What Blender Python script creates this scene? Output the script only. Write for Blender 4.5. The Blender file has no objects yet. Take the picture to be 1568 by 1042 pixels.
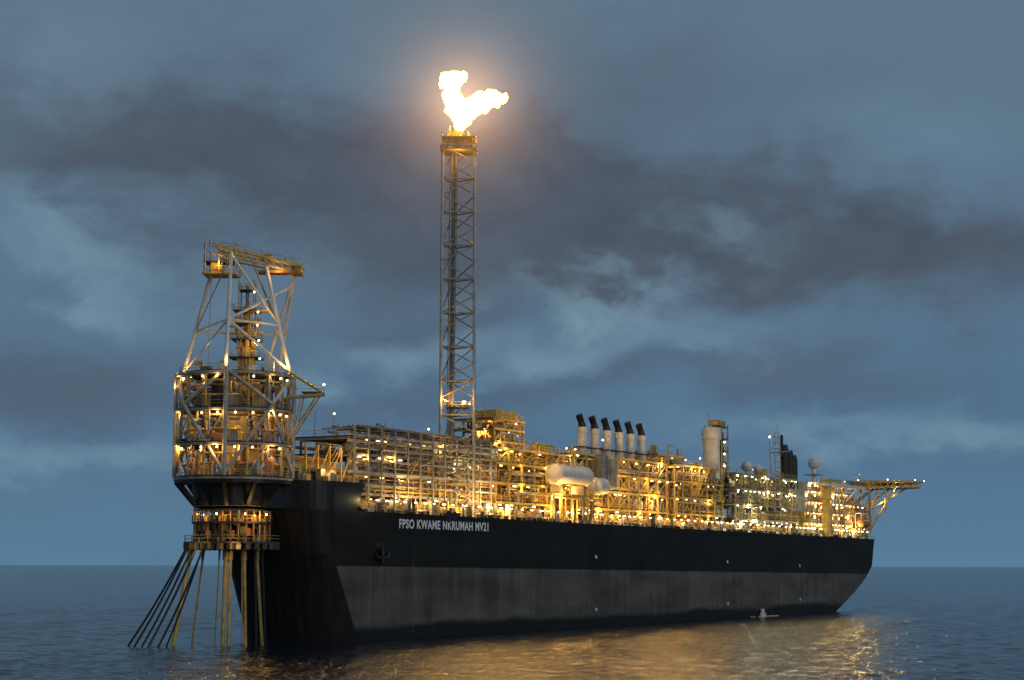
import bpy, math, random
import numpy as np
from mathutils import Vector, Matrix
random.seed(7); rng=np.random.default_rng(5)
R=math.radians
scene=bpy.context.scene
scene.view_settings.view_transform='Standard'
scene.view_settings.look='None'
scene.view_settings.exposure=0
HEAD=R(29.2)
HW=12.5
# ---------------------------------------------------------------- materials
def newmat(name,col,rough=.5,metal=0.0,var=.35,scale=.6,rust=0.0):
    m=bpy.data.materials.new(name); m.use_nodes=True
    nt=m.node_tree; b=nt.nodes['Principled BSDF']
    tc=nt.nodes.new('ShaderNodeTexCoord'); n=nt.nodes.new('ShaderNodeTexNoise')
    n.inputs['Scale'].default_value=scale; n.inputs['Detail'].default_value=4
    nt.links.new(tc.outputs['Object'],n.inputs['Vector'])
    r=nt.nodes.new('ShaderNodeValToRGB')
    r.color_ramp.elements[0].position=.3; r.color_ramp.elements[1].position=.7
    lo=[c*(1-var) for c in col]; hi=[min(1,c*(1+var*.5)) for c in col]
    if rust: lo=[lo[0]*(1-rust)+.16*rust,lo[1]*(1-rust)+.06*rust,lo[2]*(1-rust)+.02*rust]
    r.color_ramp.elements[0].color=(*lo,1); r.color_ramp.elements[1].color=(*hi,1)
    nt.links.new(n.outputs['Fac'],r.inputs['Fac']); nt.links.new(r.outputs['Color'],b.inputs['Base Color'])
    b.inputs['Roughness'].default_value=rough; b.inputs['Metallic'].default_value=metal
    return m
def emat(name,col,s,sampling='NONE'):
    m=bpy.data.materials.new(name); m.use_nodes=True
    nt=m.node_tree; nt.nodes.clear()
    o=nt.nodes.new('ShaderNodeOutputMaterial'); e=nt.nodes.new('ShaderNodeEmission')
    e.inputs['Color'].default_value=(*col,1); e.inputs['Strength'].default_value=s
    nt.links.new(e.outputs[0],o.inputs['Surface'])
    m.cycles.emission_sampling=sampling
    return m
STEEL,YEL,DARK,WHITE,RUST,BLACK,LAMPA,LAMPB,GREY,PALE=range(10)
MATS=[newmat('galvanised_steel',(.33,.32,.29),.5,0,rust=.15),
      newmat('yellow_paint',(.56,.40,.10),.45,0,rust=.12),
      newmat('dark_grating',(.05,.05,.05),.6,.2),
      newmat('white_paint',(.72,.70,.64),.4,0,.2),
      newmat('orange_primer',(.42,.21,.08),.55,0),
      newmat('black_paint',(.007,.007,.007),.5,0),
      emat('sodium_lamp',(1,.60,.19),16),
      emat('fluorescent_lamp',(.95,1,.66),12),
      newmat('grey_paint',(.17,.175,.18),.5,0),
      newmat('pale_steel',(.42,.41,.38),.5,0,.3,rust=.1)]
# ---------------------------------------------------------------- mesh builder
class MB:
    def __init__(s): s.v=[];s.f=[];s.m=[]
    def box(s,c,d,m=0,rot=0):
        cx,cy,cz=c; dx,dy,dz=d[0]/2,d[1]/2,d[2]/2; n=len(s.v); ca,sa=math.cos(rot),math.sin(rot)
        for x,y,z in ((-1,-1,-1),(1,-1,-1),(1,1,-1),(-1,1,-1),(-1,-1,1),(1,-1,1),(1,1,1),(-1,1,1)):
            px,py=x*dx,y*dy
            s.v.append((cx+px*ca-py*sa,cy+px*sa+py*ca,cz+z*dz))
        for q in ((0,3,2,1),(4,5,6,7),(0,1,5,4),(1,2,6,5),(2,3,7,6),(3,0,4,7)):
            s.f.append(tuple(n+i for i in q)); s.m.append(m)
    def rev(s,p,q,prof,m=0,n=8):
        p=Vector(p);q=Vector(q);a=q-p;L=a.length
        if L<1e-5:return
        a/=L; t=Vector((0,0,1)) if abs(a.z)<.9 else Vector((1,0,0))
        e1=a.cross(t).normalized(); e2=a.cross(e1)
        b=len(s.v)
        for (h,r) in prof:
            for i in range(n):
                an=2*math.pi*i/n+math.pi/n
                w=p+a*(h*L)+e1*(r*math.cos(an))+e2*(r*math.sin(an)); s.v.append(tuple(w))
        for k in range(len(prof)-1):
            for i in range(n):
                j=(i+1)%n
                s.f.append((b+k*n+i,b+k*n+j,b+(k+1)*n+j,b+(k+1)*n+i)); s.m.append(m)
        s.f.append(tuple(b+i for i in reversed(range(n)))); s.m.append(m)
        e=b+(len(prof)-1)*n
        s.f.append(tuple(e+i for i in range(n))); s.m.append(m)
    def cyl(s,p,q,r,m=0,n=6,r2=None): s.rev(p,q,[(0,r),(1,r if r2 is None else r2)],m,n)
    def vessel(s,p,q,r,m=WHITE,n=20):
        L=(Vector(q)-Vector(p)).length; k=r*.6/L
        pr=[(k*(1-math.cos(t))*1.0,max(.02,r*math.sin(t))) for t in [0.05,.35,.7,1.05,1.35,1.57]]
        s.rev(p,q,pr+[(1-h,rr) for h,rr in reversed(pr)],m,n)
    def ball(s,c,r,m,n=8):
        pr=[((1-math.cos(t))/2,max(.02*r,r*math.sin(t))) for t in [math.pi*i/6 for i in range(7)]]
        s.rev((c[0],c[1],c[2]-r),(c[0],c[1],c[2]+r),pr,m,n)
    def rail(s,p,q,m=YEL,h=1.15,step=2.2):
        p=Vector(p);q=Vector(q);L=(q-p).length
        if L<.5:return
        for k in (h,h*.5): s.cyl(p+Vector((0,0,k)),q+Vector((0,0,k)),.05,m,4)
        n=max(1,int(L/step))
        for i in range(n+1):
            a=p.lerp(q,i/n); s.cyl(a,a+Vector((0,0,h)),.05,m,4)
    def pipe(s,pts,r,m,n=7):
        for a,b in zip(pts[:-1],pts[1:]): s.cyl(a,b,r,m,n)
    def obj(s,name,parent=None,smooth=False):
        me=bpy.data.meshes.new(name); me.from_pydata(s.v,[],s.f)
        for m in MATS: me.materials.append(m)
        me.polygons.foreach_set('material_index',s.m)
        if smooth: me.polygons.foreach_set('use_smooth',[True]*len(s.f))
        me.update(); o=bpy.data.objects.new(name,me); scene.collection.objects.link(o)
        if parent:o.parent=parent
        return o
def empty(name):
    o=bpy.data.objects.new(name,None); scene.collection.objects.link(o); return o
SODIUM=(1,.54,.13); WARMG=(1,.82,.36)
LK=.45
def lamp(name,loc,P,col=SODIUM,r=.22,parent=None):
    l=bpy.data.lights.new(name,'POINT'); l.energy=P*LK; l.color=col; l.shadow_soft_size=r
    o=bpy.data.objects.new(name,l); o.location=loc; scene.collection.objects.link(o)
    if parent:o.parent=parent
    return o
ship=empty('production_ship')
# ---------------------------------------------------------------- hull
def interp(x,xs,ys): return float(np.interp(x,xs,ys))
def top_z(u): return 25.5-1.2*max(0,min(1,u/322))
def outline(t,z):
    stem=interp(z,[-3,0,19,26,31],[-10.5,-11,-15.5,-17,-18.5])
    sh=-8*max(0,min(z,17))/15
    ue=interp(z,[-3,0,6.5,11,15,25],[268,280,300,311,318,322])
    fin=ue+interp(z,[0,8,14,25],[4,6,6,4])
    if t<=1:
        th=t*math.pi/2
        return stem+(sh-stem)*(1-math.cos(th))**.8, HW*(1-math.sin(th)**.95)
    if t<=2: return sh+(ue-sh)*(t-1),0.0
    th=(t-2)*math.pi/2
    return ue+(fin-ue)*math.sin(th)**.7, HW*(1-math.cos(th)**.9) if z>10 else HW*(1-math.cos(th))
ts=[i/10 for i in range(10)]+[1+i/40 for i in range(40)]+[2+i/10 for i in range(11)]
zs=[-3,0,2,4,6.5,9,11,13,15,17,19,22,25.5]
V=[];F=[]
n=len(ts)*2-2
for iz,z in enumerate(zs):
    ring=[]
    for t in ts:
        u,w=outline(t,z); zz=z if z<22 else z-(1.2*max(0,min(1,u/322)))*(z-22)/3.5
        ring.append((u,w,zz))
    back=[(u,2*HW-w,zz) for (u,w,zz) in ring[1:-1]][::-1]
    V+=ring+back
for k in range(len(zs)-1):
    for i in range(n):
        j=(i+1)%n; F.append((k*n+i,k*n+j,(k+1)*n+j,(k+1)*n+i))
F.append(tuple((len(zs)-1)*n+i for i in range(n)))
me=bpy.data.meshes.new('hull'); me.from_pydata(V,[],F); me.update()
hull=bpy.data.objects.new('hull',me); scene.collection.objects.link(hull); hull.parent=ship
m=bpy.data.materials.new('hull_paint'); m.use_nodes=True; nt=m.node_tree; N=nt.nodes; Lk=nt.links; b=N['Principled BSDF']
def mth(nt,op,a,b_=None,c=None,clamp=False):
    x=nt.nodes.new('ShaderNodeMath'); x.operation=op; x.use_clamp=clamp
    for i,v in enumerate((a,b_,c)):
        if v is None: continue
        if isinstance(v,(int,float)): x.inputs[i].default_value=v
        else: nt.links.new(v,x.inputs[i])
    return x.outputs[0]
def mixc(nt,f,a,b_):
    x=nt.nodes.new('ShaderNodeMix'); x.data_type='RGBA'
    for i,v in ((0,f),(6,a),(7,b_)):
        if isinstance(v,(int,float)): x.inputs[i].default_value=v
        elif isinstance(v,tuple): x.inputs[i].default_value=(*v,1)
        else: nt.links.new(v,x.inputs[i])
    return x.outputs[2]
tc=N.new('ShaderNodeTexCoord'); sp=N.new('ShaderNodeSeparateXYZ'); Lk.new(tc.outputs['Object'],sp.inputs[0])
X,Y_,Z=sp.outputs
def noise(nt,vec,scale,det=5,rough=.55,dist=0,mp=None):
    if mp:
        q=nt.nodes.new('ShaderNodeMapping'); q.inputs['Scale'].default_value=mp; nt.links.new(vec,q.inputs[0]); vec=q.outputs[0]
    x=nt.nodes.new('ShaderNodeTexNoise'); x.inputs['Scale'].default_value=scale; x.inputs['Detail'].default_value=det
    x.inputs['Roughness'].default_value=rough; x.inputs['Distortion'].default_value=dist
    nt.links.new(vec,x.inputs['Vector']); return x.outputs['Fac']
edge=mth(nt,'SUBTRACT',mth(nt,'MULTIPLY_ADD',X,-.0078,14.8),Z)
low=mth(nt,'MULTIPLY',edge,4,clamp=True)
aft=mth(nt,'MULTIPLY',mth(nt,'MULTIPLY_ADD',Z,.533,X),1.5,clamp=True)  # bow boot-topping blackened ahead of this diagonal, its shade put into the colour
mask=mth(nt,'MULTIPLY',low,aft)
streak=noise(nt,tc.outputs['Object'],1,6,.6,0,(.4,1,.04))
big=noise(nt,tc.outputs['Object'],1,5,.55,0,(.05,1,.14))
vs=mth(nt,'MULTIPLY_ADD',streak,.55,mth(nt,'MULTIPLY',big,.95))
vs=mth(nt,'MULTIPLY_ADD',vs,2.6,-1.45,clamp=True)
grey=mixc(nt,vs,(.052,.048,.043),(.135,.127,.115))
wet=mth(nt,'MULTIPLY',mth(nt,'SUBTRACT',mth(nt,'MULTIPLY_ADD',big,4,1.4),Z),.8,clamp=True)
grey=mixc(nt,wet,grey,(.012,.012,.013))
rs=noise(nt,tc.outputs['Object'],1,3,.6,0,(.3,1,.02))
rm=mth(nt,'MULTIPLY',mth(nt,'MULTIPLY_ADD',rs,9,-5.4,clamp=True),.5)
grey=mixc(nt,rm,grey,(.070,.048,.028))
blk=mixc(nt,vs,(.0065,.006,.0055),(.018,.0165,.015))
col=mixc(nt,mask,blk,grey)
Lk.new(col,b.inputs['Base Color']); b.inputs['Roughness'].default_value=.6; b.inputs['Specular IOR Level'].default_value=.2
bu=N.new('ShaderNodeBump'); bu.inputs['Strength'].default_value=.3; bu.inputs['Distance'].default_value=.06
Lk.new(mth(nt,'MULTIPLY',big,1.5),bu.inputs['Height']); Lk.new(bu.outputs[0],b.inputs['Normal'])
me.materials.append(m)
# forecastle
V=[];F=[]
ft=[i/12 for i in range(13)]
def fo(z,endu):
    ring=[]
    for t in ft:
        u,w=outline(t,min(z,31)); ring.append((u,w-.35*(z-25.5)/5.5-.02,z))
    ring.append((endu,ring[-1][1],z))
    return ring+[(u,2*HW-w,z) for (u,w,z) in ring[1:]][::-1]
for z,e in ((25.45,-1.0),(28,.0),(31,1.6)): V+=fo(z,e)
n=len(V)//3
for k in range(2):
    for i in range(n):
        j=(i+1)%n; F.append((k*n+i,k*n+j,(k+1)*n+j,(k+1)*n+i))
F.append(tuple(2*n+i for i in range(n)))
me=bpy.data.meshes.new('forecastle'); me.from_pydata(V,[],F); me.materials.append(MATS[BLACK])
o=bpy.data.objects.new('forecastle',me); scene.collection.objects.link(o); o.parent=ship
# lettering
cu=bpy.data.curves.new('name_lettering','FONT'); cu.body='FPSO KWAME NKRUMAH MV21'; cu.size=2.55; cu.extrude=.02; cu.offset=.065; cu.space_character=1.12
to=bpy.data.objects.new('name_lettering',cu); scene.collection.objects.link(to)
bpy.context.view_layer.update()
wd=to.dimensions.x; to.scale=(36.4/wd,1,1); to.rotation_euler=(R(90),0,0); to.location=(14.4,-.05,22.45); to.parent=ship
wm=newmat('lettering_paint',(.88,.88,.86),.5,0,.05); cu.materials.append(wm)
# hull fittings
d=MB()
for i in range(64):
    u=4+i*5; z=top_z(u)
    d.rail((u,.15,z),(u+5,.15,top_z(u+5)),YEL if i%3 else STEEL)
for u,z in ((104,17),(104,4.2),(188,16),(188,4.2),(247,15),(247,4.5)):
    d.cyl((u,-.2,z),(u,-.02,z),.45,WHITE,12)
for k in range(17): d.box((20,-.03,1.5+k*.9),(.25,.03,.28),GREY)
for k in range(6): d.box((226,-.03,9+k*.45),(.3,.03,.2),GREY)
d.vessel((7.5,-.7,18.6),(7.5,-.7,15.2),.35,BLACK,8); d.cyl((5.6,-.7,16.3),(9.4,-.7,16.3),.35,BLACK,8)
d.cyl((5.6,-.7,16.3),(5.1,-.7,17.4),.3,BLACK,8);d.cyl((9.4,-.7,16.3),(9.9,-.7,17.4),.3,BLACK,8)
d.rev((7.5,-.5,18.3),(7.5,.1,18.3),[(0,1.1),(1,1.3)],BLACK,12)
for u in range(6,318,7):
    z=top_z(u)
    d.box((u+random.uniform(-2,2),.8,z+.4),(1.2,.8,.8),random.choice([DARK,STEEL,WHITE,BLACK]))
d.rev((34,-.15,25.2),(34,.25,25.2),[(0,1.3),(1,1.3)],BLACK,14)
d.rev((36.5,-.15,25.2),(36.5,.25,25.2),[(0,1.1),(1,1.1)],BLACK,14)
d.obj('deck_edge_fittings',ship)
# ---------------------------------------------------------------- process modules
lights=[]
def stair(mb,u,w,z0,z1,m=YEL):
    L=(z1-z0)*.95
    for dw in (0,.9): mb.cyl((u,w+dw,z0),(u+L,w+dw,z1),.12,m,4); mb.cyl((u,w+dw,z0+1.1),(u+L,w+dw,z1+1.1),.05,m,4)
    for k in range(int((z1-z0)/.35)): 
        f=k*.35/(z1-z0); mb.box((u+L*f,w+.45,z0+k*.35),(.3,.9,.05),DARK)
def equip(mb,u0,u1,w0,w1,z0,z1,pal):
    h=z1-z0; L=u1-u0; c=random.random(); m=random.choice(pal); uc=(u0+u1)/2; wc=w0+random.uniform(1.2,3)
    if c<.16:
        r=min(h*.34,1.6); mb.vessel((u0+.3,wc+r*.4,z0+r+.7),(u1-.3,wc+r*.4,z0+r+.7),r,random.choice([WHITE,YEL,STEEL,m]),14)
        for x in (u0+L*.3,u0+L*.7): mb.box((x,wc+r*.4,z0+.5),(.4,r*1.4,1),STEEL)
    elif c<.34:
        for k in range(random.randint(1,3)):
            r=random.uniform(.5,1.1); x=random.uniform(u0+1,u1-1); hh=h*random.uniform(.6,.95)
            mb.vessel((x,wc,z0),(x,wc,z0+hh),r,random.choice([WHITE,STEEL,m]),12)
    elif c<.52:
        for k in range(random.randint(2,4)):
            dx,dz=random.uniform(.8,2.6),random.uniform(.8,h*.7)
            x=random.uniform(u0+.8,u1-.8); mb.box((x,wc+k*.7,z0+dz/2+.1),(dx,random.uniform(.8,1.6),dz),random.choice([m,GREY,STEEL,DARK]))
            mb.box((x,wc+k*.7,z0+dz+.25),(dx*.5,.5,.4),STEEL)
    else:
        for k in range(random.randint(4,9)):
            r=random.uniform(.1,.34); x=random.uniform(u0,u1); ww=w0+random.uniform(.2,3.5); zz=z0+random.uniform(.6,h*.85)
            x2=x+random.uniform(-4,4)
            mb.pipe([(x,ww,z0),(x,ww,zz),(x2,ww,zz),(x2,ww,z0+h*random.choice([0.02,1]))],r,random.choice([m,STEEL,STEEL,YEL]))
            if random.random()<.5: mb.cyl((x,ww-.4,zz*.5+z0*.5),(x,ww+.4,zz*.5+z0*.5),.45,random.choice([RUST,YEL]),8)
def module(mb,u0,u1,w0,w1,levels,pal,lampmat=LAMPA,base=25,bay=6.0,pipes=5,lampstep=5.0,brace=.35,lf=1.0):
    nb=max(1,round((u1-u0)/bay)); us=[u0+(u1-u0)*i/nb for i in range(nb+1)]
    top=levels[-1]; prev=base
    cm=pal[0]
    for u in us:
        for w in (w0,w1): mb.box((u,w,(base+top)/2),(.42,.42,top-base),cm)
    for li,z in enumerate(levels):
        mb.box(((u0+u1)/2,(w0+w1)/2,z-.12),(u1-u0+.6,w1-w0+.6,.2),DARK)
        mb.box(((u0+u1)/2,w0-.36,z-.3),(u1-u0+1,.2,.55),cm)
        for u in us: mb.box((u,(w0+w1)/2,z-.5),(.25,w1-w0,.5),cm)
        mb.rail((u0-.3,w0-.45,z),(u1+.3,w0-.45,z)); mb.rail((u0-.3,w0-.45,z),(u0-.3,w1,z))
        x=u0+random.uniform(.5,2)
        while x<u1:
            if random.random()<.66:
                lm=lampmat if random.random()<.7 else (LAMPA if lampmat==LAMPB else LAMPB)
                if random.random()<.5: mb.box((x,w0-.3,z-.8),(1.1,.18,.14),lm)
                else: mb.ball((x,w0+random.uniform(-.5,1.5),z-random.uniform(.7,1.4)),random.uniform(.1,.2),lm,6)
            x+=lampstep*random.uniform(.5,1.5)
        for k in range(pipes):
            r=random.choice([.12,.16,.22,.3,.42]); zz=prev+random.uniform(.5,z-prev-.6) ; ww=w0+random.uniform(-.6,2.5)
            a=random.uniform(u0,u0+(u1-u0)*.5); bb=random.uniform(a+5,u1+2)
            m_=random.choice([STEEL,STEEL,cm,pal[-1],YEL])
            mb.pipe([(a,ww,prev),(a,ww,zz),(bb,ww,zz),(bb,ww,zz+random.choice([-1,1])*random.uniform(1,3))],r,m_)
        for i in range(nb):
            a,b_=us[i],us[i+1]
            equip(mb,a,b_,w0+.4,w1,prev,z,pal)
            if random.random()<.6: equip(mb,a,b_,w0+4,w1,prev,z,pal)
            if random.random()<brace:
                mb.cyl((a,w0,prev),(b_,w0,z-.4),.17,cm,5)
                if random.random()<.3: mb.cyl((b_,w0,prev),(a,w0,z-.4),.17,cm,5)
        x=u0+(u1-u0)*random.uniform(.1,.35)
        while x<u1:
            lights.append((x,w0-.9 if random.random()<.45 else w0+3.5,z-1.0,lampmat,lf*(1 if li<2 else .75))); x+=random.uniform(9,15)
        if random.random()<.6 and z-prev>3: stair(mb,random.uniform(u0,max(u0+.1,u1-6)),w0-1.5,prev,z)
        prev=z
    for i in range(int(nb*2.8)):
        x=random.uniform(u0,u1); w=random.uniform(w0+1,w1-1); h=random.uniform(.7,3.2)
        c=random.random()
        if c<.4: mb.box((x,w,top+h/2),(random.uniform(.6,2.4),random.uniform(.8,2),h),random.choice(pal))
        elif c<.75: mb.pipe([(x,w,top),(x,w,top+h),(x+random.uniform(-5,5),w,top+h)],random.uniform(.1,.3),random.choice(pal))
        elif c<.86: mb.cyl((x,w,top),(x,w,top+h*1.5),.08,STEEL,5); mb.ball((x,w,top+h*1.5),.2,LAMPA,6)
        else: mb.cyl((x,w,top),(x,w,top+h*2),.1,STEEL,5)
G=[STEEL,GREY,STEEL,RUST]; YR=[YEL,RUST,YEL,STEEL]; YS=[YEL,STEEL,YEL,WHITE,RUST]
a=MB(); module(a,5,33,5,22,[29.5,33.5,37.5,41],G,LAMPA,pipes=8,lf=.5)
for k in range(9):
    z=31+k*1.25; a.cyl((2,4.2,z),(62,4.2,z+.25),random.choice([.16,.24,.34]),random.choice([STEEL,GREY,RUST,STEEL]),8)
for u in range(4,64,5):
    a.box((u,4.0,(25+42.5)/2),(.35,.35,17.5),STEEL); a.box((u,8,42.4),(.3,8,.3),STEEL)
for k in range(6): a.cyl((6,4.6+k*1.2,42.9),(60,4.6+k*1.2,42.9),random.choice([.2,.3,.4]),random.choice([STEEL,GREY,PALE]),8)
a.obj('forward_pipe_rack',ship)
a=MB(); module(a,34,62,6,22,[29.5,33.5,37.5,41],[STEEL,YEL,STEEL,RUST],LAMPA,pipes=7,lf=.7); a.obj('manifold_module',ship)
a=MB(); module(a,63,100,5,22,[29.5,34,38.5,42],YS,LAMPA,pipes=7)
module(a,69,83,9,20,[44,47,49.3],[YEL,RUST,YEL],LAMPA,base=42,bay=4.5,pipes=3)
a.box((74,12,50.3),(8,6,1.8),YEL); a.cyl((70,12,49),(70,12,52.4),.15,YEL); a.rev((80,10,49.3),(80,10,51.4),[(0,1.4),(.7,1.4),(1,.5)],YEL,12)
a.obj('separation_module',ship)
a=MB()
a.vessel((84,1.6,36.6),(102.5,1.6,36.6),2.55,WHITE,40)
for x in (88,99): a.box((x,2.2,33.2),(.8,3.4,2.6),STEEL)
for x in (87,93,100): a.cyl((x,1.6,39),(x,1.6,40.4),.35,STEEL,10)
a.pipe([(90,1.6,39),(90,1.6,41),(97,1.6,41),(97,3,44)],.25,YEL)
a.box((93,3,31.8),(22,5,.4),YEL); 
for x in (83,88,94,100,104): a.box((x,1.2,28.4),(.5,.5,7),YEL)
a.rail((82,.4,32),(104,.4,32)); a.rail((85,0.2,38.3),(101,.2,38.3))
a.vessel((106,1.8,34.6),(113,1.8,34.6),2.1,WHITE,36)
a.vessel((113,2.8,35),(113,2.8,43),1.9,GREY,28); a.vessel((118.5,2.8,34),(118.5,2.8,42),1.7,STEEL,28)
for k in range(8): a.pipe([(84+k*3,1,26),(84+k*3,1,31),(86+k*3,.6,31)],.2,random.choice([YEL,STEEL]))
a.obj('separator_vessels',ship,smooth=False)
a=MB(); module(a,105,160,6,22,[29.5,34,38.5,43],YR,LAMPA,pipes=9,brace=.5); a.obj('compression_module',ship)
for k in range(6):
    a=MB(); u=112.6+7.1*k; w=8
    a.rev((u,w,43),(u,w,49.9),[(0,1.3),(.05,1.15),(.8,1.15),(.82,1.3),(1,1.3)],WHITE,20)
    a.rev((u,w,49.9),(u-.25,w+.1,51.2),[(0,1.05),(1,.8)],BLACK,20)
    a.rev((u-.2,w+.1,51.0),(u-1.2,w+.3,52.9),[(0,.8),(1,.9)],BLACK,20)
    a.rail((u-2,w-1.5,45),(u+2,w-1.5,45)); a.box((u,w,44.8),(4,3,.2),DARK)
    a.cyl((u+1.4,w-.4,43),(u+1.4,w-.4,49),.1,STEEL,5)
    a.obj('exhaust_stack',None)
a=MB(); module(a,163,197,5,22,[29.5,34,38.5,43],YS,LAMPA,pipes=6,brace=.5); 
module(a,163,180,10,20,[46],YR,LAMPA,base=43,pipes=3); a.obj('gas_treatment_module',ship)
fu=MB()
fu.rev((194,7,40),(194,7,55.2),[(0,2.5),(.75,2.5),(.78,2.9),(.98,2.9),(1,2.4)],WHITE,32)
for z in (45,48.5,52,55.4):
    fu.box((198,7,z),(5.4,5.4,.2),DARK); fu.rail((195.3,4.3,z),(200.7,4.3,z)); 
for x,w in ((195.6,4.4),(200.4,4.4),(200.4,9.6),(195.6,9.6)): fu.box((x,w,48),(.3,.3,16),YEL)
fu.cyl((198.6,6,42),(198.6,6,54),.9,BLACK,12); fu.box((196,6,56.5),(6,3,1.6),YEL); fu.cyl((192,7,55),(192,7,59),.1,STEEL)
for z in (41,45,49): fu.cyl((195.6,4.4,z),(200.4,4.4,z+4),.12,YEL,5)
for z in (44,47.5,51): fu.ball((197,4.1,z),.25,LAMPA,6)
fu.obj('exhaust_funnel')
a=MB(); module(a,205,256,4,22,[29,33.5,38,42.5],[STEEL,YEL,STEEL,YEL],LAMPB,pipes=8,lampstep=2.8,lf=.75); 
a.ball((219,6,45),1.7,WHITE,16); a.ball((228,6,44.6),1.5,WHITE,16)
a.obj('power_module',ship)
a=MB()
for u,h in ((259,54),(263.5,52.5),(267,51)): a.rev((u,9,40),(u,9,h),[(0,1.5),(.85,1.5),(1,1.1)],BLACK,14)
a.cyl((257,9,50),(257,9,57),.5,BLACK,10)
a.obj('engine_funnel')
a=MB()
for dx,dw in ((0,0),(2,0),(0,2),(2,2)): a.cyl((246+dx,6+dw,42),(246.4+dx*.6,6.4+dw*.6,57.5),.14,WHITE,5)
for z in range(44,57,2): a.cyl((246,6,z),(248,6,z+2),.08,WHITE,4); a.box((247,7,z),(1.9,1.9,.08),WHITE)
a.cyl((236,5,50),(254,5,51.5),.2,STEEL,6); a.cyl((236,5,50),(247,6,56.5),.09,STEEL,5); a.cyl((236,5,42.4),(236,5,54.5),.15,STEEL,5)
a.cyl((247.5,7,57),(247.5,7,60.5),.08,WHITE,5); a.box((247.5,7,58),(3,.2,.2),WHITE); a.ball((236,5,55),.3,LAMPB,6)
a.obj('radio_mast')
a=MB(); a.ball((284,8,49.2),2.05,WHITE,18); a.cyl((284,8,42),(284,8,47.4),.7,WHITE,12); a.rail((281,5.5,45.5),(287,5.5,45.5)); a.box((284,8,45.3),(6,5,.3),STEEL)
a.obj('radome')
# accommodation
a=MB(); 
for i,(z0,z1,ua,ub) in enumerate(((25,29,262,318),(29,32.5,264,314),(32.5,36,266,312),(36,39.5,266,308),(39.5,42.5,270,300))):
    a.box(((ua+ub)/2,HW,(z0+z1)/2),(ub-ua,17-i*.6,z1-z0-.05),WHITE if i>1 else YEL)
    wf=HW-(17-i*.6)/2
    a.box(((ua+ub)/2,wf-.9,z1-.1),(ub-ua+2,1.8,.2),STEEL); a.rail((ua-1,wf-1.8,z1),(ub+1,wf-1.8,z1),WHITE)
    x=ua+2
    while x<ub-1:
        a.box((x,wf-.03,z0+2),(.9,.1,.9),DARK if random.random()<.7 else LAMPA); x+=2.6
    x=ua+1
    while x<ub: a.box((x,wf-1,z1-.5),(.9,.2,.14),LAMPA if random.random()<.6 else LAMPB); x+=random.uniform(2.5,5.5)
    x=ua
    while x<=ub: a.box((x,wf-1.7,(z0+z1)/2),(.2,.2,z1-z0),YEL); x+=7
    lights.append(((ua+ub)/2-10,wf-2.2,z1-.8,LAMPA,.45)); lights.append(((ua+ub)/2+14,wf-2.2,z1-.8,LAMPA,.45))
    for k in range(14):
        x=random.uniform(ua,ub); a.pipe([(x,wf-1.5,z0),(x,wf-1.5,z0+2.4),(x+random.uniform(-4,4),wf-1.5,z0+2.4)],.16,random.choice([YEL,RUST,STEEL]))
        if k%2: a.box((random.uniform(ua,ub),wf-1,z0+.8),(random.uniform(.6,2),.8,1.5),random.choice([YEL,RUST,GREY,DARK]))
a.box((292,1.2,41.6),(40,3.5,1.0),WHITE); 
for x in (274,284,294,304,312): a.cyl((x,4.5,36),(x+1,.2,41.2),.25,WHITE,6); a.cyl((x,1,41),(x+6,4.5,34),.2,RUST,6)
a.obj('accommodation_block',ship)
a=MB()
a.rev((276,.8,24.6),(276,.8,41),[(0,1.8),(.72,1.6),(.76,2.1),(.9,2.1),(1,1.5)],YEL,18)
a.box((276,.8,42.2),(3.4,2.6,2.6),YEL); a.box((283,.6,43.1),(13,.9,.9),YEL)
for k in range(7): a.cyl((277+k*3,.1,42.7+k*.1),(280+k*3,.1,43.9),.1,YEL,4)
a.obj('deck_crane')
a=MB(); module(a,300,322,3,22,[28.5,32,36],[RUST,YEL,RUST],LAMPA,base=24.2,bay=5,pipes=5,lf=.6)
a.obj('stern_module',ship)
a=MB(); a.vessel((306,-.4,29.6),(314,-.4,29.6),1.5,RUST,16); a.box((310,-.4,31),(4.5,1.6,.9),RUST)
for x in (307,313): a.pipe([(x,1.5,26),(x,1.5,33),(x,-.6,33),(x,-.6,31)],.15,WHITE)
a.obj('lifeboat')
# ---------------- helideck
h=MB(); hu,hw,hz,hr=351,5,45.3,13
pr=[(hu+hr*math.cos(2*math.pi*(i+.5)/8),hw+hr*math.sin(2*math.pi*(i+.5)/8)) for i in range(8)]
h.rev((hu,hw,hz-.35),(hu,hw,hz),[(0,hr),(1,hr)],GREY,8)
for i in range(8):
    p=pr[i];q=pr[(i+1)%8]
    def o2(p,k,z): return (hu+(p[0]-hu)*k,hw+(p[1]-hw)*k,z)
    h.cyl(o2(p,1.0,hz-.3),o2(q,1.0,hz-.3),.25,YEL,5)
    h.cyl(o2(p,1.12,hz+.25),o2(q,1.12,hz+.25),.12,YEL,5)
    h.cyl(o2(p,1,hz-1.9),o2(q,1,hz-1.9),.2,YEL,5)
    for f in (0,.25,.5,.75):
        m_=(p[0]*(1-f)+q[0]*f,p[1]*(1-f)+q[1]*f); h.cyl(o2(m_,1,hz-.3),o2(m_,1.12,hz+.25),.08,YEL,4)
        h.cyl(o2(m_,1,hz-.3),o2(m_,1,hz-1.9),.13,YEL,4)
    h.ball(o2(p,1.1,hz+.5),.2,LAMPB,6)
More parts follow.
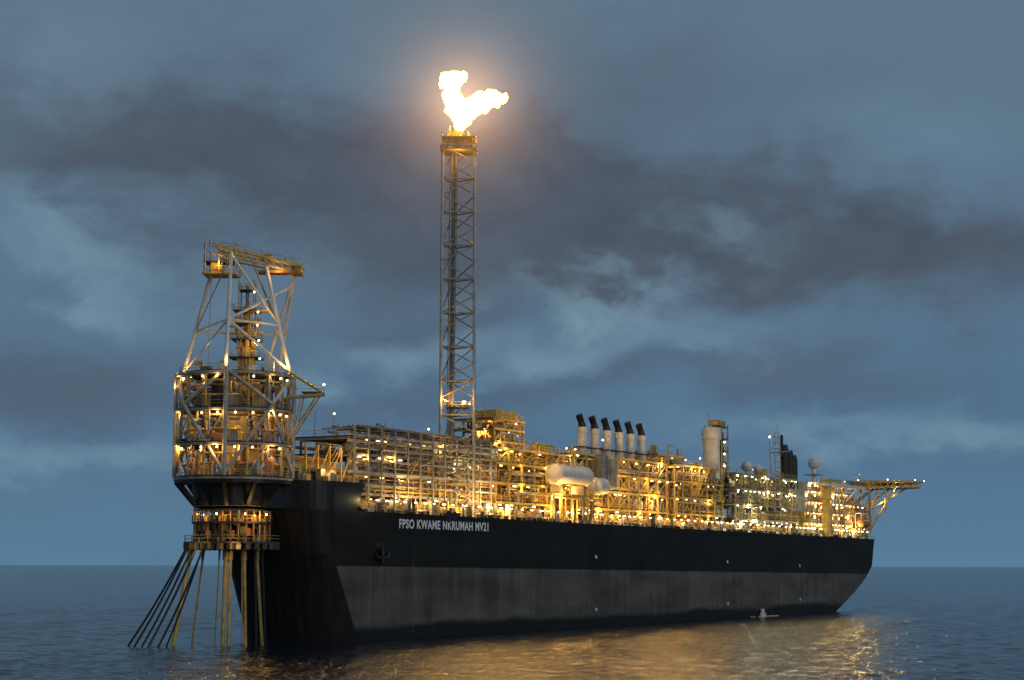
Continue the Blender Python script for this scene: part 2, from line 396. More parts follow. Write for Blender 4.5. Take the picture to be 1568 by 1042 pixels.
for dw in (-9,-4.5,0,4.5,9):
    L=math.sqrt(hr*hr-dw*dw)*.95
    h.cyl((hu-L,hw+dw,hz-1.9),(hu+L,hw+dw,hz-1.9),.22,YEL,5)
    k=0;x=hu-L
    while x<hu+L-2: h.cyl((x,hw+dw,hz-1.9),(x+1.5,hw+dw,hz-.4),.1,YEL,4); h.cyl((x+1.5,hw+dw,hz-.4),(x+3,hw+dw,hz-1.9),.1,YEL,4); x+=3
for dw in (-6,0,6):
    base=(322,max(1.5,hw+dw),27)
    h.cyl(base,(345,hw+dw,hz-1.9),.32,YEL,8); h.cyl((320,max(1.5,hw+dw),34),(358,hw+dw,hz-1.9),.3,YEL,8)
    h.cyl((320,max(1.5,hw+dw),42),(338,hw+dw,hz-1.9),.25,YEL,8); h.cyl((333,hw+dw,34.5),(333,hw+dw,hz-1.9),.25,YEL,6)
    for k in range(5):
        f=k/5; g=(k+1)/5
        h.cyl((322+23*f,max(1.5,hw+dw),27+16.4*f),(320+38*g,max(1.5,hw+dw),34+9.4*g),.13,YEL,5)
h.cyl((318,0,26),(318,0,44.5),.4,RUST,8); h.cyl((318,10,26),(318,10,44.5),.4,RUST,8)
h.box((326,5,44.3),(28,3,.3),STEEL); h.rail((312,3.4,44.5),(339,3.4,44.5),YEL); h.rail((312,3.4,42.5),(339,3.4,42.5),YEL)
h.cyl((314,2,40),(314,2,47),.2,STEEL); 
hd=h.obj('helideck')
lamp('lamp',(314,2,47.2),2500,SODIUM,.45,hd); lamp('lamp',(333,0,38),2500,SODIUM,.25,hd); lamp('lamp',(345,-2,42),1500,WARMG,.2,hd)
# deck edge lamps row
e=MB()
u=8
while u<318:
    z=top_z(u)
    e.cyl((u,1.2,z),(u,1.2,z+2.4),.08,STEEL,4); 
    big_=random.random()
    e.box((u,1.0,z+2.4),(.7 if big_<.7 else 1.1,.25,.18),LAMPA if (u<200 and random.random()<.75) or random.random()<.4 else LAMPB)
    u+=random.uniform(2.8,6.0)
for k in range(6): e.cyl((4,1.9+k*.55,26.2+.35*k),(312,1.9+k*.55,25.2+.35*k),random.choice([.16,.22,.3]),random.choice([STEEL,YEL,RUST,YEL]),8)
for u in range(6,314,6): e.box((u,3.2,26.6),(.3,3.4,.25),YEL); e.box((u,1.7,26.2),(.3,.3,2.2),YEL)
for i in range(260):
    u=random.uniform(6,316); hh=random.uniform(.8,3.4)
    e.box((u,random.uniform(1.2,4),top_z(u)+hh/2),(random.uniform(.3,1.8),.7,hh),random.choice([YEL,WHITE,RUST,STEEL,GREY,DARK,DARK]))
e.obj('main_deck_piping',ship)
u=14
while u<316: lights.append((u,.6,top_z(u)+2.6,LAMPA if u<205 else random.choice([LAMPA,LAMPB]),1.15 if u<200 else .85)); u+=random.uniform(11,16)
for (x,w,z,lm,k) in lights:
    lamp('lamp',(x,w,z),1.35*k*random.choice([500,900,1500,2600]),SODIUM if (lm==LAMPA and random.random()<.82) else WARMG,random.choice([.1,.14,.2]),ship)
for x,w,z,P in ((82,1,46,4500),(86,0,31,6500),(54,1,30,6500),(60,.3,28,6000),(276,-1.4,37.5,3500),(150,2,33,4500),(24,.6,29,5500),(175,2,42,3500),(130,0,36,5000),(40,.5,29,5000)):
    lamp('floodlight',(x,w,z),P,SODIUM,.36,ship)
# ---------------------------------------------------------------- turret
T=Vector((-24.1,HW,0)); cr=Vector((math.sin(HEAD),-math.cos(HEAD),0)); cf=Vector((math.cos(HEAD),math.sin(HEAD),0))
def C(x,dd,z): 
    p=T+cr*x+cf*dd; return (p.x,p.y,z)
turret=empty('mooring_turret')
t=MB()
def disc(z,r,th=.3,m=DARK,n=16): t.rev(C(0,0,z-th),C(0,0,z),[(0,r),(1,r)],m,n)
def ring_rail(z,r,m=YEL,n=16):
    for i in range(n):
        a0,a1=2*math.pi*i/n,2*math.pi*(i+1)/n
        t.rail(C(r*math.cos(a0),r*math.sin(a0),z),C(r*math.cos(a1),r*math.sin(a1),z),m)
t.rev(C(0,0,30),C(0,0,31.2),[(0,11),(1,11.1)],BLACK,24)
t.rev(C(0,0,25.8),C(0,0,30),[(0,7.3),(1,7.6)],BLACK,24)
t.box((-18.5,HW,28.3),(13,17,5.6),BLACK)
for i in range(12):
    an=2*math.pi*i/12
    t.cyl(C(7.2*math.cos(an),7.2*math.sin(an),26),C(10.8*math.cos(an),10.8*math.sin(an),30.2),.5,BLACK,4)
for z,r in ((25.2,7.3),(22.9,7.6),(19.2,8.9)): disc(z,r,.35); ring_rail(z,r,YEL)
t.cyl(C(0,0,19),C(0,0,26),4.0,DARK,20)
disc(18.6,6.5,.8,DARK)
for i in range(30):
    an=2*math.pi*i/30; c_,s_=math.cos(an),math.sin(an)
    t.cyl(C(7.1*c_,7.1*s_,19),C(7.1*c_,7.1*s_,25),.15,random.choice([YEL,RUST,DARK]),6)
    t.cyl(C(6*c_,6*s_,17.6),C(5*c_,5*s_,24),.3,random.choice([YEL,DARK,DARK,RUST]),6)
    if i%4==1: t.ball(C(6.6*c_,6.6*s_,24.3),.2,LAMPA,6)
    t.box(C(8.4*c_,8.4*s_,18.4),(.9,.9,1.3),DARK,an)
    t.box(C(5.8*c_,5.8*s_,20+random.random()*3),(1.2,1,1.4),random.choice([DARK,RUST,YEL]),an)
for x,dd,P in ((-5,-5,450),(0,-7.6,400),(5,-5,450),(-7.6,0,250)):
    lamp('lamp',C(x,dd,24.0),P,SODIUM,.2,turret); 
lamp('lamp',C(6,-7,23.6),900,SODIUM,.35,turret)
for x,dd in ((-6,-9),(2,-9.5)): lamp('lamp',C(x,dd,18.2),700,SODIUM,.12,turret)
decks=[31.3,37.6,44,50.8]
for li,z in enumerate(decks):
    disc(z,11 if li<3 else 10.6,.35,DARK,20); ring_rail(z,10.9 if li<3 else 10.5,YEL if li%2==0 else STEEL,20)
    for i in range(20):
        a0,a1=2*math.pi*i/20,2*math.pi*(i+1)/20
        t.cyl(C(11*math.cos(a0),11*math.sin(a0),z-.5),C(11*math.cos(a1),11*math.sin(a1),z-.5),.3,STEEL,5)
for li in range(3):
    z0,z1=decks[li],decks[li+1]
    for i in range(16):
        an=2*math.pi*i/16; c_,s_=math.cos(an),math.sin(an)
        t.cyl(C(10.4*c_,10.4*s_,z0),C(10.4*c_,10.4*s_,z1),.2,YEL if i%2 else STEEL,6)
        if i%2: 
            a2=an+math.pi/8*random.choice([-1,1]); t.cyl(C(10.4*c_,10.4*s_,z0),C(10.4*math.cos(a2),10.4*math.sin(a2),z1-.4),.13,STEEL,5)
    for i in range(50):
        an=random.uniform(0,2*math.pi); r=random.uniform(4,9.5); c_,s_=math.cos(an),math.sin(an); hh=random.uniform(.8,(z1-z0)*.75)
        k=random.random()
        if k<.3: t.box(C(r*c_,r*s_,z0+hh/2),(random.uniform(.6,2.0),random.uniform(.6,1.8),hh),random.choice([YEL,RUST,STEEL,GREY,DARK]),HEAD)
        elif k<.5: t.vessel(C(r*c_,r*s_,z0),C(r*c_,r*s_,z0+hh),random.uniform(.3,.8),random.choice([YEL,STEEL,RUST]),10)
        else:
            r2=r+random.uniform(-3,3); a2=an+random.uniform(-.6,.6)
            t.pipe([C(r*c_,r*s_,z0),C(r*c_,r*s_,z0+hh),C(r2*math.cos(a2),r2*math.sin(a2),z0+hh),C(r2*math.cos(a2),r2*math.sin(a2),z1)],random.uniform(.12,.36),random.choice([YEL,RUST,STEEL]))
    for r,zz in ((9.6,z0+2.2),(8.7,z0+4.2),(9.9,z0+4.9)):
        for i in range(24):
            if random.random()<.7:
                a0,a1=2*math.pi*i/24,2*math.pi*(i+1)/24
                t.cyl(C(r*math.cos(a0),r*math.sin(a0),zz),C(r*math.cos(a1),r*math.sin(a1),zz),.24,random.choice([YEL,RUST,STEEL]),6)
    for i in range(10):
        an=-math.pi/2+(i-4.5)*.33; 
        (t.ball(C(10*math.cos(an),10*math.sin(an),z1-1.1),.18,LAMPA if li<2 else LAMPB,6))
        P=(850,700,260)[li]
        if i%3==1: lamp('lamp',C(11.2*math.cos(an),11.2*math.sin(an),z1-1.2),P,SODIUM,.18,turret)
        if i%3==2: lamp('lamp',C(7.5*math.cos(an),7.5*math.sin(an),z1-1.4),P*1.6,SODIUM,.15,turret)
t.cyl(C(0,0,31),C(0,0,51),2.6,STEEL,20)
t.cyl(C(2,0,51),C(2,0,57),1.5,YEL,16); t.cyl(C(2,0,57),C(2,0,64),.7,YEL,12); t.cyl(C(2,0,64),C(2,0,68),.35,STEEL,8)
for z,r in ((54,3.0),(57.5,2.7),(60.5,2.3),(63,2.4),(67,1.5)):
    t.box(C(2,0,z),(2*r,2*r,.2),DARK,HEAD)
    for sx in (-1,1): t.rail(C(2+sx*r,-r,z),C(2+sx*r,r,z)); t.rail(C(2-r,sx*r,z),C(2+r,sx*r,z))
    t.ball(C(2+r,-r,z-.4),.18,LAMPA,6)
for k in range(16):
    x=random.uniform(-.5,4.5); z=random.uniform(51,60); t.pipe([C(x,-2,z),C(x,-2,z+3),C(x+random.uniform(-2,2),-1,z+3)],.18,random.choice([YEL,STEEL,RUST]))
t.rail(C(2-2.6,-2.6,63),C(7,-2.6,63)); t.box(C(4.5,-1,62.9),(2.4,5,.2),YEL,HEAD)
for x in (.6,3.4): 
    for dd in (-1.4,1.4): t.cyl(C(x,dd,51),C(x,dd,69),.13,YEL,5)
for k in range(9): t.cyl(C(.6,-1.4,51+2*k),C(3.4,-1.4,53+2*k),.08,YEL,4)
for k in range(14):
    x=random.uniform(-8,8); dd=random.uniform(-7,3); hh=random.uniform(.8,2.6); t.box(C(x,dd,50.8+hh/2),(1.6,1.4,hh),random.choice([WHITE,GREY,YEL]),HEAD)
B=[(-11.2,0),(0,-11.2),(11.2,0),(0,11.2)]
for x,dd in B: t.cyl(C(x,dd,31.2),C(x,dd,51.2),.42,PALE,10)
for i in range(4):
    p,q=B[i],B[(i+1)%4]; mx,md=(p[0]+q[0])*.74,(p[1]+q[1])*.74
    t.cyl(C(p[0],p[1],31.5),C(mx,md,44.5),.34,PALE,8); t.cyl(C(q[0],q[1],31.5),C(mx,md,44.5),.34,PALE,8)
    t.cyl(C(mx,md,44.5),C(p[0],p[1],50.9),.34,PALE,8); t.cyl(C(mx,md,44.5),C(q[0],q[1],50.9),.34,PALE,8)
top=[(-5.1,0,70.2),(-.4,-5.5,73.6),(5.4,-2,72.8),(10.6,3,70.4)]
bot=[(-9.8,0,51),(-.3,-10,51),(10.5,-.5,51),(7,8,51)]
def lp(i,f): 
    a_,b_=bot[i],top[i]; return tuple(a_[k]*(1-f)+b_[k]*f for k in range(3))
for i in range(4): t.cyl(C(*bot[i]),C(*top[i]),.36,WHITE,10)
for f in (.42,):
    for i in range(4): t.cyl(C(*lp(i,f)),C(*lp((i+1)%4,f)),.22,WHITE,8)
t.cyl(C(*lp(1,.42)),C(*lp(0,.02)),.2,WHITE,8); t.cyl(C(*lp(0,.42)),C(*lp(1,.98)),.12,STEEL,8)
t.cyl(C(*lp(1,.42)),C(*lp(2,.02)),.24,WHITE,8); t.cyl(C(*lp(1,.42)),C(*lp(3,.9)),.24,WHITE,8)
t.cyl(C(*lp(2,.42)),C(*lp(1,.98)),.26,WHITE,8); t.cyl(C(10.6,3,70.4),C(4.5,6,51.2),.36,WHITE,8)
t.cyl(C(3,-3,73),C(8.3,1,59),.2,STEEL,8)
t.cyl(C(-5,0,69.5),C(-5.3,0,52),.05,STEEL,4)
t.box(C(-3,-1,69.9),(6,6.3,.3),YEL,HEAD); t.box(C(-3,-1,72.2),(5,6,.25),DARK,HEAD)
for z in (70.1,72.3,74.4):
    t.rail(C(-5.8,-4,z),C(.2,-4,z)); t.rail(C(-5.8,-4,z),C(-5.8,2,z))
for x in (-5.6,-3,.2):
    t.cyl(C(x,-4,69.9),C(x,-4,75.6),.14,YEL,5); t.cyl(C(x,2,69.9),C(x,2,75),.14,YEL,5)
t.box(C(-3.6,-2,71.1),(2,2.2,1.8),YEL,HEAD)
for (p,q) in (((-4,-4.3,75.1),(12.4,-1,71.8)),((-4,1,75.1),(12.4,4,71.8))):
    t.cyl(C(*p),C(*q),.28,YEL,6); t.cyl(C(p[0],p[1],p[2]-1.5),C(q[0],q[1],q[2]-1.4),.2,YEL,6)
    for k in range(11):
        f=k/11; g=(k+1)/11
        A=[p[j]*(1-f)+q[j]*f for j in range(3)]; Bq=[p[j]*(1-g)+q[j]*g for j in range(3)]
        t.cyl(C(*A),C(Bq[0],Bq[1],Bq[2]-1.45),.1,YEL,4); t.cyl(C(A[0],A[1],A[2]),C(A[0],A[1],A[2]+1.1),.06,YEL,4)
    t.cyl(C(p[0],p[1],p[2]+1.1),C(q[0],q[1],q[2]+1.1),.06,YEL,4)
t.box(C(7.8,0,70.6),(3,8,.5),RUST,HEAD); t.box(C(11.2,1.5,71.2),(4,2,1.4),YEL,HEAD)
t.box(C(5.6,-.5,73.4),(2,2.2,1.1),YEL,HEAD)
t.cyl(C(-4.8,-4,75),C(-4.8,-4,76.6),.1,YEL,4)
for dd in (-3,1):
    t.cyl(C(10,dd,51.5),C(17,dd,47.2),.2,YEL,6); t.cyl(C(10.5,dd,46.4),C(17,dd,47),.18,YEL,6); t.cyl(C(10.5,dd,38),C(16,dd,46.8),.18,YEL,6); t.cyl(C(13,dd,46.8),C(12,dd,41.5),.13,YEL,5)
t.box(C(15,-1,47.3),(4,4,.2),DARK,HEAD); t.rail(C(12,-3,47.4),C(17.2,-3,47.4)); t.ball(C(17.2,-3,48.7),.2,LAMPA,6)
for z in (33,37.5): t.box((-8,6.5,z),(18,3,.3),DARK); t.rail((-17,5,z),(1,5,z))
for k in range(6): t.pipe([(-14,5.5+k*.8,33.5+k*.5),(2,5.5+k*.8,33.5+k*.5),(4,5.5+k*.8,31+k*.5)],.22,random.choice([YEL,RUST,STEEL]))
for u in (-12,-8,-4,0): 
    t.box((u,4.5,34.5),(.35,.35,7.5),YEL); t.cyl((u,4.5,31),(u+4,4.5,38),.15,YEL,5)
stair(t,-7,3.5,31.2,37,YEL)
t.rail((-15,-.2,31.05),(1.4,-.2,31.05),YEL)
for i in range(20): 
    hh=random.uniform(.6,3); t.box((random.uniform(-15,1),random.uniform(1,8),31+hh/2),(1.4,1.2,hh),random.choice([YEL,RUST,STEEL,GREY]))
for x,dd,z,P in ((-9.5,-2,52.2,600),(9.8,-2,52.4,1300),(0,-10.6,52.6,500),(-11.6,-.5,48.6,300),(6,-4,62,300),(-3,-4.5,71.6,450),(8,-2.5,70.2,500),(4,-4.5,56,600),(-4,-4,56,400)):
    lamp('lamp',C(x,dd,z),P,SODIUM,.18,turret)
for x,w,z,P in ((-10,1,33,900),(-6,1,34,1000),(-2,2,38,1000),(0,1,33,1000)): lamp('lamp',(x,w,z),P,SODIUM,.18,turret)
t.obj('turret_structure',turret)
lamp('lamp',(1.8,-1.0,27.5),700,WARMG,.15,ship)
for i,(x0,d0,x1,d1,r) in enumerate(((-8,-2,-19,-3,.2),(-7.4,-4,-17,-7,.2),(-6.5,-5,-15.2,-9,.2),(-5.5,-6,-13.6,-11,.2),(-4,-7,-12,-10,.2),(-7,2,-16.5,5,.18),(-4.2,-7,-10.6,-9,.17),(5,-4,6,-7,.2),(6,-2,7.2,-3,.2))):
    a=MB(); p=Vector(C(x0,d0,18.4)); q=Vector(C(x1,d1,-1)); pts=[]
    for k in range(13):
        f=k/12; v=p.lerp(q,f); v.z-=0.7*math.sin(math.pi*f); pts.append(v)
    a.pipe(pts,r,BLACK,6); a.obj('mooring_chain')
for x0,d0,x1,d1,r in ((-7.3,-1,-10.4,-2,.42),(-.6,-3,-.9,-3,.42),(.3,-3.2,.2,-3.2,.32),(2.8,-3,3.4,-3,.3),(4.8,-1,6.4,-2,.3),(-2.4,1,-3,1,.14),(1.6,2,2,2,.14),(-5.5,2,-7.7,3,.2)):
    a=MB(); a.cyl(C(x0,d0,18.6),C(x1,d1,-1),r,YEL,10); a.cyl(C(x0,d0,18.8),C(x0+(x1-x0)*.15,d0,15.8),r*1.5,YEL,10); a.obj('riser_pipe')
# ---------------------------------------------------------------- flare tower
ftw=empty('flare_tower'); f=MB()
FT=Vector((44.1,4,0))
def D(x,dd,z):
    p=FT+cr*x+cf*dd; return Vector((p.x,p.y,z))
legs=[(-3.75,-1.2),(-1.4,3.6),(3.75,-.8)]
z0,z1=25,108.4; nb=11; hb=(z1-z0)/nb
for x,dd in legs: f.cyl(D(x,dd,z0),D(x*.95,dd*.95,z1),.36,PALE,10)
for k in range(nb+1):
    z=z0+k*hb
    for i in range(3):
        p,q=legs[i],legs[(i+1)%3]
        f.cyl(D(*p,z),D(*q,z),.19,STEEL,6)
        if k<nb:
            if i==1 or i==2:
                a_,b_=(p,q) if k%2 else (q,p)
                f.cyl(D(*a_,z),D(*b_,z+hb/2),.16,STEEL,6); f.cyl(D(*b_,z+hb/2),D(*a_,z+hb),.16,STEEL,6)
            else:
                f.cyl(D(*p,z),D(*q,z+hb),.16,STEEL,6)
f.cyl(D(-1.4,.2,z0),D(-.6,0,z1+1),.42,GREY,10); f.cyl(D(-2.0,.6,z0),D(-1.4,.5,z1),.2,YEL,8); f.cyl(D(-2.4,1.6,z0),D(-2,1.2,z1),.1,STEEL,6)
for k in range(40): f.cyl(D(-2.9,1.2,z0+k*2.1),D(-2.2,1.9,z0+k*2.1),.05,STEEL,4)
for z in (49.5,):
    f.box(D(0,1,z),(5,5,.2),DARK,HEAD); f.rail(D(-3.7,-1.4,z),D(3.7,-1.4,z)); f.ball(D(1.5,-1.5,z+1),.35,LAMPA,6)
for z,w in ((107.2,4.3),(110,4.0)):
    f.box(D(0,.5,z),(w*1.7,w*1.9,.25),YEL,HEAD)
    for s in (-1,1):
        f.rail(D(s*w*.95,-2.8,z),D(s*w*.95,4,z),YEL); f.rail(D(-w*.95,.5+s*3.3,z),D(w*.95,.5+s*3.3,z),YEL)
for x,dd in ((-3.4,-2.4),(3.4,-2.4),(-3.4,3.4),(3.4,3.4)): f.cyl(D(x,dd,107),D(x*.6,dd*.6,111.6),.16,YEL,6)
f.box(D(-1.2,0,111),(2.2,2.2,1.2),YEL,HEAD); f.rev(D(0,0,108),D(0,0,112.8),[(0,.7),(.7,.7),(.75,1.0),(1,1.05)],YEL,14)
f.cyl(D(-2.6,-.5,109),D(-2,-.5,113),.15,YEL,6)
f.obj('lattice_structure',ftw)
lamp('lamp',D(1.4,-2,50.6),1600,SODIUM,.25,ftw); lamp('lamp',D(-2.5,-2.2,51),1000,SODIUM,.15,ftw); lamp('lamp',D(0,-3,105.5),900,SODIUM,.12,ftw)
# flame
mb=bpy.data.metaballs.new('fl'); mb.resolution=.3; mb.render_resolution=.3; mb.threshold=.35
mo=bpy.data.objects.new('fl',mb); scene.collection.objects.link(mo)
bl=[(0.2,112.9,1.5),(.6,114.6,2.2),(0,116.5,2.6),(1.5,116.2,2.4),(-.9,118,2.5),(2.6,117.5,2.5),(-1.4,119.6,2.2),(-1.3,121.2,1.9),(-1.9,122.8,2.1),(-.6,123.6,1.9),(.5,124.3,1.5),(-2.8,124.2,1.5),(-1.6,124.9,1.2),(-3.4,122.6,.9),
    (4.1,118.3,2.3),(5.6,118.9,2.0),(7,119.6,1.8),(8,118.9,1.3),(8.4,120.2,1.2),(6.9,121,1.0),(9.6,119.5,.9),(5.2,117.4,1.4),(3,119.0,1.3)]
for x,z,r in bl:
    el=mb.elements.new(); p=D(x,random.uniform(-.6,.6),z); el.co=p; el.radius=r*1.3
bpy.context.view_layer.update()
dg=bpy.context.evaluated_depsgraph_get(); fm=bpy.data.meshes.new_from_object(mo.evaluated_get(dg))
bpy.data.objects.remove(mo)
from mathutils import noise as mn
for v in fm.vertices:
    nz=mn.noise_vector(v.co*.5)*1.2+mn.noise_vector(v.co*1.1)*.45+mn.noise_vector(v.co*2.2)*.06
    v.co=v.co+nz*min(1,(v.co.z-112.5)/3 if v.co.z>112.5 else 0)
fm.name='gas_flame'; fl=bpy.data.objects.new('gas_flame',fm); scene.collection.objects.link(fl)
for p_ in fm.polygons:p_.use_smooth=True
fmat=bpy.data.materials.new('burning_gas'); fmat.use_nodes=True; nt=fmat.node_tree; nt.nodes.clear()
o_=nt.nodes.new('ShaderNodeOutputMaterial'); em=nt.nodes.new('ShaderNodeEmission'); lw=nt.nodes.new('ShaderNodeLayerWeight'); lw.inputs[0].default_value=.5
tc=nt.nodes.new('ShaderNodeTexCoord'); fn=noise(nt,tc.outputs['Object'],.45,3,.5,.4)
fac=mth(nt,'ADD',mth(nt,'POWER',lw.outputs['Facing'],1.6),mth(nt,'MULTIPLY_ADD',fn,.7,-.36),clamp=True)
cc=mixc(nt,fac,(1,.50,.0065),(1,.36,.04)); nt.links.new(cc,em.inputs[0])
nt.links.new(mth(nt,'MULTIPLY_ADD',mth(nt,'POWER',mth(nt,'SUBTRACT',1,fac),2),190,2.2),em.inputs[1]); nt.links.new(em.outputs[0],o_.inputs[0])
fm.materials.clear(); fm.materials.append(fmat)
import bmesh
bm=bmesh.new(); bmesh.ops.create_icosphere(bm,subdivisions=4,radius=1); hm=bpy.data.meshes.new('flame_glow_volume'); bm.to_mesh(hm); bm.free()
ho=bpy.data.objects.new('flame_glow_volume',hm); scene.collection.objects.link(ho); ho.parent=fl
ho.location=D(1,0,118.5); ho.scale=(44,44,44)
vm=bpy.data.materials.new('emissive_glow'); vm.use_nodes=True; nt=vm.node_tree; nt.nodes.clear()  # self-emitting volume, imitates the glow around the flame; scatters no light
o_=nt.nodes.new('ShaderNodeOutputMaterial'); em=nt.nodes.new('ShaderNodeEmission'); tc=nt.nodes.new('ShaderNodeTexCoord')
ln=nt.nodes.new('ShaderNodeVectorMath'); ln.operation='LENGTH'; nt.links.new(tc.outputs['Object'],ln.inputs[0])
g=mth(nt,'SUBTRACT',1,ln.outputs['Value'],clamp=True)
g1=mth(nt,'MULTIPLY',mth(nt,'POWER',g,8),.082); g2=mth(nt,'MULTIPLY',mth(nt,'POWER',g,2.5),.0062)
nt.links.new(mth(nt,'ADD',g1,g2),em.inputs[1]); em.inputs[0].default_value=(1,.52,.21,1)
nt.links.new(em.outputs[0],o_.inputs['Volume']); hm.materials.append(vm); vm.cycles.emission_sampling='NONE'
vm.cycles.homogeneous_volume=False
# ---------------------------------------------------------------- sea
cam_xy=np.array([-298.8,-201.4])
radii=[3,40,80]; r=110.0
while r<2600: radii.append(r); r*=1.0032
while r<45000: radii.append(r); r*=1.12
radii=np.array(radii)
ang=np.concatenate([np.linspace(-23,23,860),np.linspace(24,336,105)])*math.pi/180+HEAD
RR,AA=np.meshgrid(radii,ang,indexing='ij')
Xs=cam_xy[0]+RR*np.cos(AA); Ys=cam_xy[1]+RR*np.sin(AA); Zs=np.zeros_like(Xs)
dense=np.zeros_like(AA); dense[:,:860]=1
spacing=np.maximum(RR*.0032,RR*(46/860)*math.pi/180)
nw=72
for i in range(nw):
    lam=2.4*(20/2.4)**(rng.random()**1.5); th=HEAD+math.pi*.72+rng.normal(0,.75); k=2*math.pi/lam
    amp=.018*lam/math.sqrt(nw/8)*.42*(1 if lam<9 else .4)
    wgt=np.clip((lam/spacing-2.3)/2.,0,1)*dense
    Zs+=wgt*amp*np.sin(k*(Xs*math.cos(th)+Ys*math.sin(th))+rng.random()*6.28)
nr,na=Xs.shape
co=np.stack([Xs,Ys,Zs],-1).reshape(-1,3)
I=np.arange(nr-1)[:,None]*na; J=np.arange(na)[None,:]; J2=(J+1)%na
quads=np.stack([I+J,I+na+J,I+na+J2,I+J2],-1).reshape(-1,4)
sm=bpy.data.meshes.new('sea'); sm.vertices.add(len(co)); sm.vertices.foreach_set('co',co.astype(np.float32).ravel())
sm.loops.add(quads.size); sm.loops.foreach_set('vertex_index',quads.astype(np.int32).ravel())
sm.polygons.add(len(quads)); sm.polygons.foreach_set('loop_start',(np.arange(len(quads))*4).astype(np.int32))
sm.polygons.foreach_set('use_smooth',np.ones(len(quads),dtype=bool)); sm.update(calc_edges=True)
sea=bpy.data.objects.new('sea',sm); scene.collection.objects.link(sea)
m=bpy.data.materials.new('sea_water'); m.use_nodes=True; nt=m.node_tree; b=nt.nodes['Principled BSDF']
geo=nt.nodes.new('ShaderNodeNewGeometry')
n1=noise(nt,geo.outputs['Position'],.8,3,.5,.2); n2=noise(nt,geo.outputs['Position'],.02,3,.5); n3=noise(nt,geo.outputs['Position'],.25,3,.5,.2)
hgt=mth(nt,'MULTIPLY_ADD',n3,1.6,n1)
bu=nt.nodes.new('ShaderNodeBump'); bu.inputs['Strength'].default_value=1; bu.inputs['Distance'].default_value=.34
nt.links.new(hgt,bu.inputs['Height']); nt.links.new(bu.outputs[0],b.inputs['Normal'])
nt.links.new(mixc(nt,n2,(.003,.008,.018),(.006,.014,.028)),b.inputs['Base Color'])
b.inputs['Roughness'].default_value=.1; b.inputs['IOR'].default_value=1.33; b.inputs['Specular IOR Level'].default_value=.42
sm.materials.append(m)
a=MB()
for k in range(40):
    zz=random.random()**1.5*2.0
    a.ball((213+random.gauss(0,.9),-.5-random.random()*.6,zz),random.uniform(.2,.45),WHITE,6)
for k in range(40): a.ball((215+random.gauss(0,5),-.6-random.random()*1.5,.0),random.uniform(.12,.25),WHITE,5)
a.obj('water_discharge')
# ---------------------------------------------------------------- sky
w=bpy.data.worlds.new('World'); scene.world=w; w.use_nodes=True; nt=w.node_tree; bg=nt.nodes['Background']
tc=nt.nodes.new('ShaderNodeTexCoord'); gen=tc.outputs['Generated']
vr=nt.nodes.new('ShaderNodeVectorRotate'); vr.rotation_type='Z_AXIS'; vr.inputs['Angle'].default_value=-HEAD; nt.links.new(gen,vr.inputs['Vector'])
sp=nt.nodes.new('ShaderNodeSeparateXYZ'); nt.links.new(vr.outputs[0],sp.inputs[0])
az=mth(nt,'MULTIPLY',mth(nt,'ARCTAN2',sp.outputs[1],sp.outputs[0]),-1); el=mth(nt,'ARCSINE',sp.outputs[2])
nA=noise(nt,vr.outputs[0],5.5,6,.55,.4,(1,1,2.3)); nB=noise(nt,vr.outputs[0],14,6,.58,.3,(1,1,1.7)); nC=noise(nt,vr.outputs[0],3.6,6,.55,.3,(1,1,2.5))
nD=noise(nt,vr.outputs[0],30,6,.6,.4,(1,1,1.6))
azw=mth(nt,'ADD',az,mth(nt,'MULTIPLY',mth(nt,'SUBTRACT',nB,.5),.12)); elw=mth(nt,'ADD',el,mth(nt,'ADD',mth(nt,'MULTIPLY',mth(nt,'SUBTRACT',nA,.5),.10),mth(nt,'MULTIPLY',mth(nt,'SUBTRACT',nB,.5),.07)))
def blob(px,py,sx,sy,slope=0):
    a0=(px-784)/2779; e0=(867-py)/2779; sx/=2779; sy/=2779
    dx=mth(nt,'SUBTRACT',azw,a0); dy=mth(nt,'SUBTRACT',mth(nt,'SUBTRACT',elw,e0),mth(nt,'MULTIPLY',dx,slope))
    q=mth(nt,'ADD',mth(nt,'POWER',mth(nt,'ABSOLUTE',mth(nt,'DIVIDE',dx,sx)),2),mth(nt,'POWER',mth(nt,'ABSOLUTE',mth(nt,'DIVIDE',dy,sy)),2.4))
    return mth(nt,'EXPONENT',mth(nt,'MULTIPLY',q,-1))
def summ(l):
    s=None
    for b_,wt in l:
        x=mth(nt,'MULTIPLY',b_,wt); s=x if s is None else mth(nt,'ADD',s,x)
    return s
Dk=summ([(blob(560,310,440,130,-.1),.95),(blob(900,330,330,120,-.15),.9),(blob(1370,430,330,80,-.1),1.0),(blob(180,240,260,80,-.1),.6),(blob(60,610,260,60,0),.55),(blob(650,510,160,40),.4),(blob(700,640,300,40),.4),(blob(1200,600,330,40),.5),(blob(1050,130,260,80),.35)])
Bk=summ([(blob(150,425,130,60,-.3),.85),(blob(1110,375,90,35,-.2),.6),(blob(930,475,170,42,-.25),.8),(blob(570,560,130,35),.75),(blob(1420,695,340,35),.9),(blob(100,130,130,90),.35),(blob(820,560,220,45),.45),(blob(200,715,280,30),.6),(blob(1400,230,200,90),.3),(blob(420,440,110,30),.3),(blob(1000,560,200,30),.4)])
Dk=mth(nt,'ADD',mth(nt,'MULTIPLY_ADD',mth(nt,'SUBTRACT',nC,.5),.8,Dk),mth(nt,'MULTIPLY',mth(nt,'SUBTRACT',nD,.5),.4),clamp=True)
Bk=mth(nt,'MULTIPLY',Bk,mth(nt,'ADD',mth(nt,'MULTIPLY_ADD',nB,2.4,-.6),mth(nt,'MULTIPLY_ADD',nD,1.2,-.5)),clamp=True)
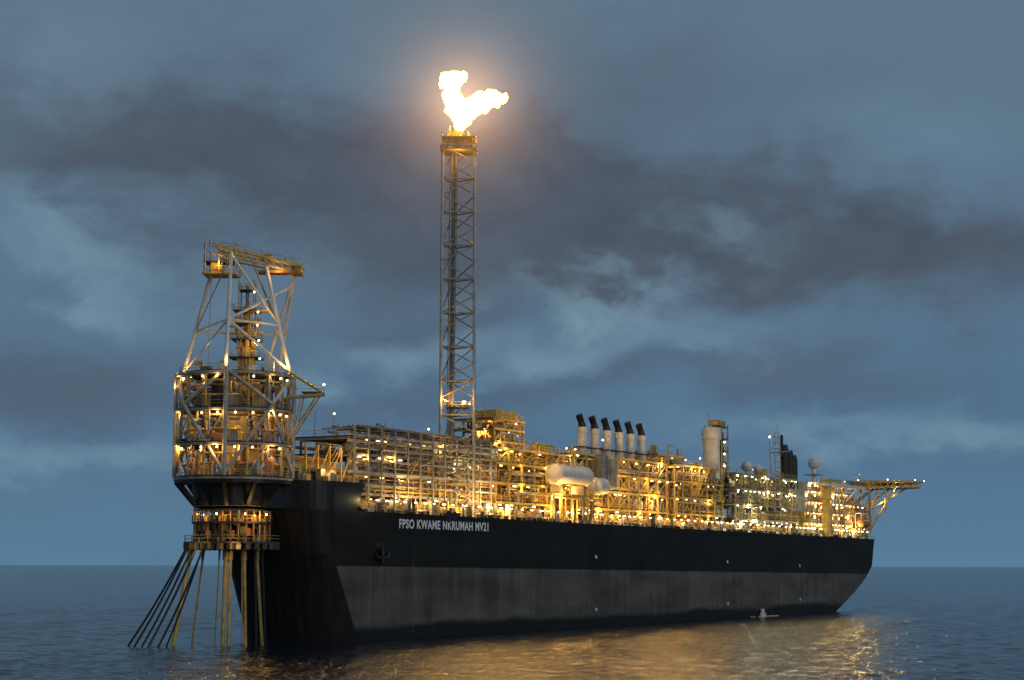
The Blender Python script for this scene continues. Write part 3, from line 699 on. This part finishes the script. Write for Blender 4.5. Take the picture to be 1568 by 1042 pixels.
cr_=nt.nodes.new('ShaderNodeValToRGB'); nt.links.new(mth(nt,'MULTIPLY',el,3.0),cr_.inputs[0]); e_=cr_.color_ramp.elements
e_[0].position=0; e_[0].color=(.090,.205,.320,1); e_[1].position=1; e_[1].color=(.112,.178,.240,1)
x=e_.new(.2); x.color=(.070,.158,.272,1); x=e_.new(.5); x.color=(.092,.165,.250,1)
dcol=mixc(nt,mth(nt,'MULTIPLY_ADD',nD,2.2,-.6,clamp=True),(.052,.067,.100),(.074,.092,.130))
c0=mixc(nt,mth(nt,'MULTIPLY',Dk,.92),cr_.outputs[0],dcol)
c1=mixc(nt,mth(nt,'MULTIPLY',Bk,.8),c0,(.180,.305,.400))
sky=nt.nodes.new('ShaderNodeTexSky'); sky.sky_type='NISHITA'; sky.sun_disc=False
sky.sun_elevation=R(3); SUNAZ=HEAD+math.pi+R(45)
sky.sun_rotation=math.pi/2-SUNAZ
va=nt.nodes.new('ShaderNodeVectorMath'); va.operation='SCALE'; nt.links.new(sky.outputs[0],va.inputs[0]); va.inputs['Scale'].default_value=.006
vb=nt.nodes.new('ShaderNodeVectorMath'); vb.operation='ADD'; nt.links.new(c1,vb.inputs[0]); nt.links.new(va.outputs[0],vb.inputs[1])
nt.links.new(vb.outputs[0],bg.inputs[0]); bg.inputs[1].default_value=1
sl=bpy.data.lights.new('dusk_sun','SUN'); sl.energy=.55; sl.angle=R(25); sl.color=(1,.91,.80)
so=bpy.data.objects.new('dusk_sun',sl); scene.collection.objects.link(so)
dv=Vector((math.cos(SUNAZ)*math.cos(R(15)),math.sin(SUNAZ)*math.cos(R(15)),math.sin(R(15)))); so.rotation_euler=dv.to_track_quat('Z','Y').to_euler()
# ---------------------------------------------------------------- camera
cd=bpy.data.cameras.new('camera'); cam=bpy.data.objects.new('camera',cd); scene.collection.objects.link(cam)
cd.sensor_width=36; cd.lens=36*2779/1568; cd.clip_end=80000; cd.clip_start=1
M=Matrix.Rotation(HEAD-math.pi/2,4,'Z')@Matrix.Rotation(R(90+7.08),4,'X')@Matrix.Rotation(R(.12),4,'Z')
cam.matrix_world=Matrix.Translation((-298.8,-201.4,14.9))@M
scene.camera=cam
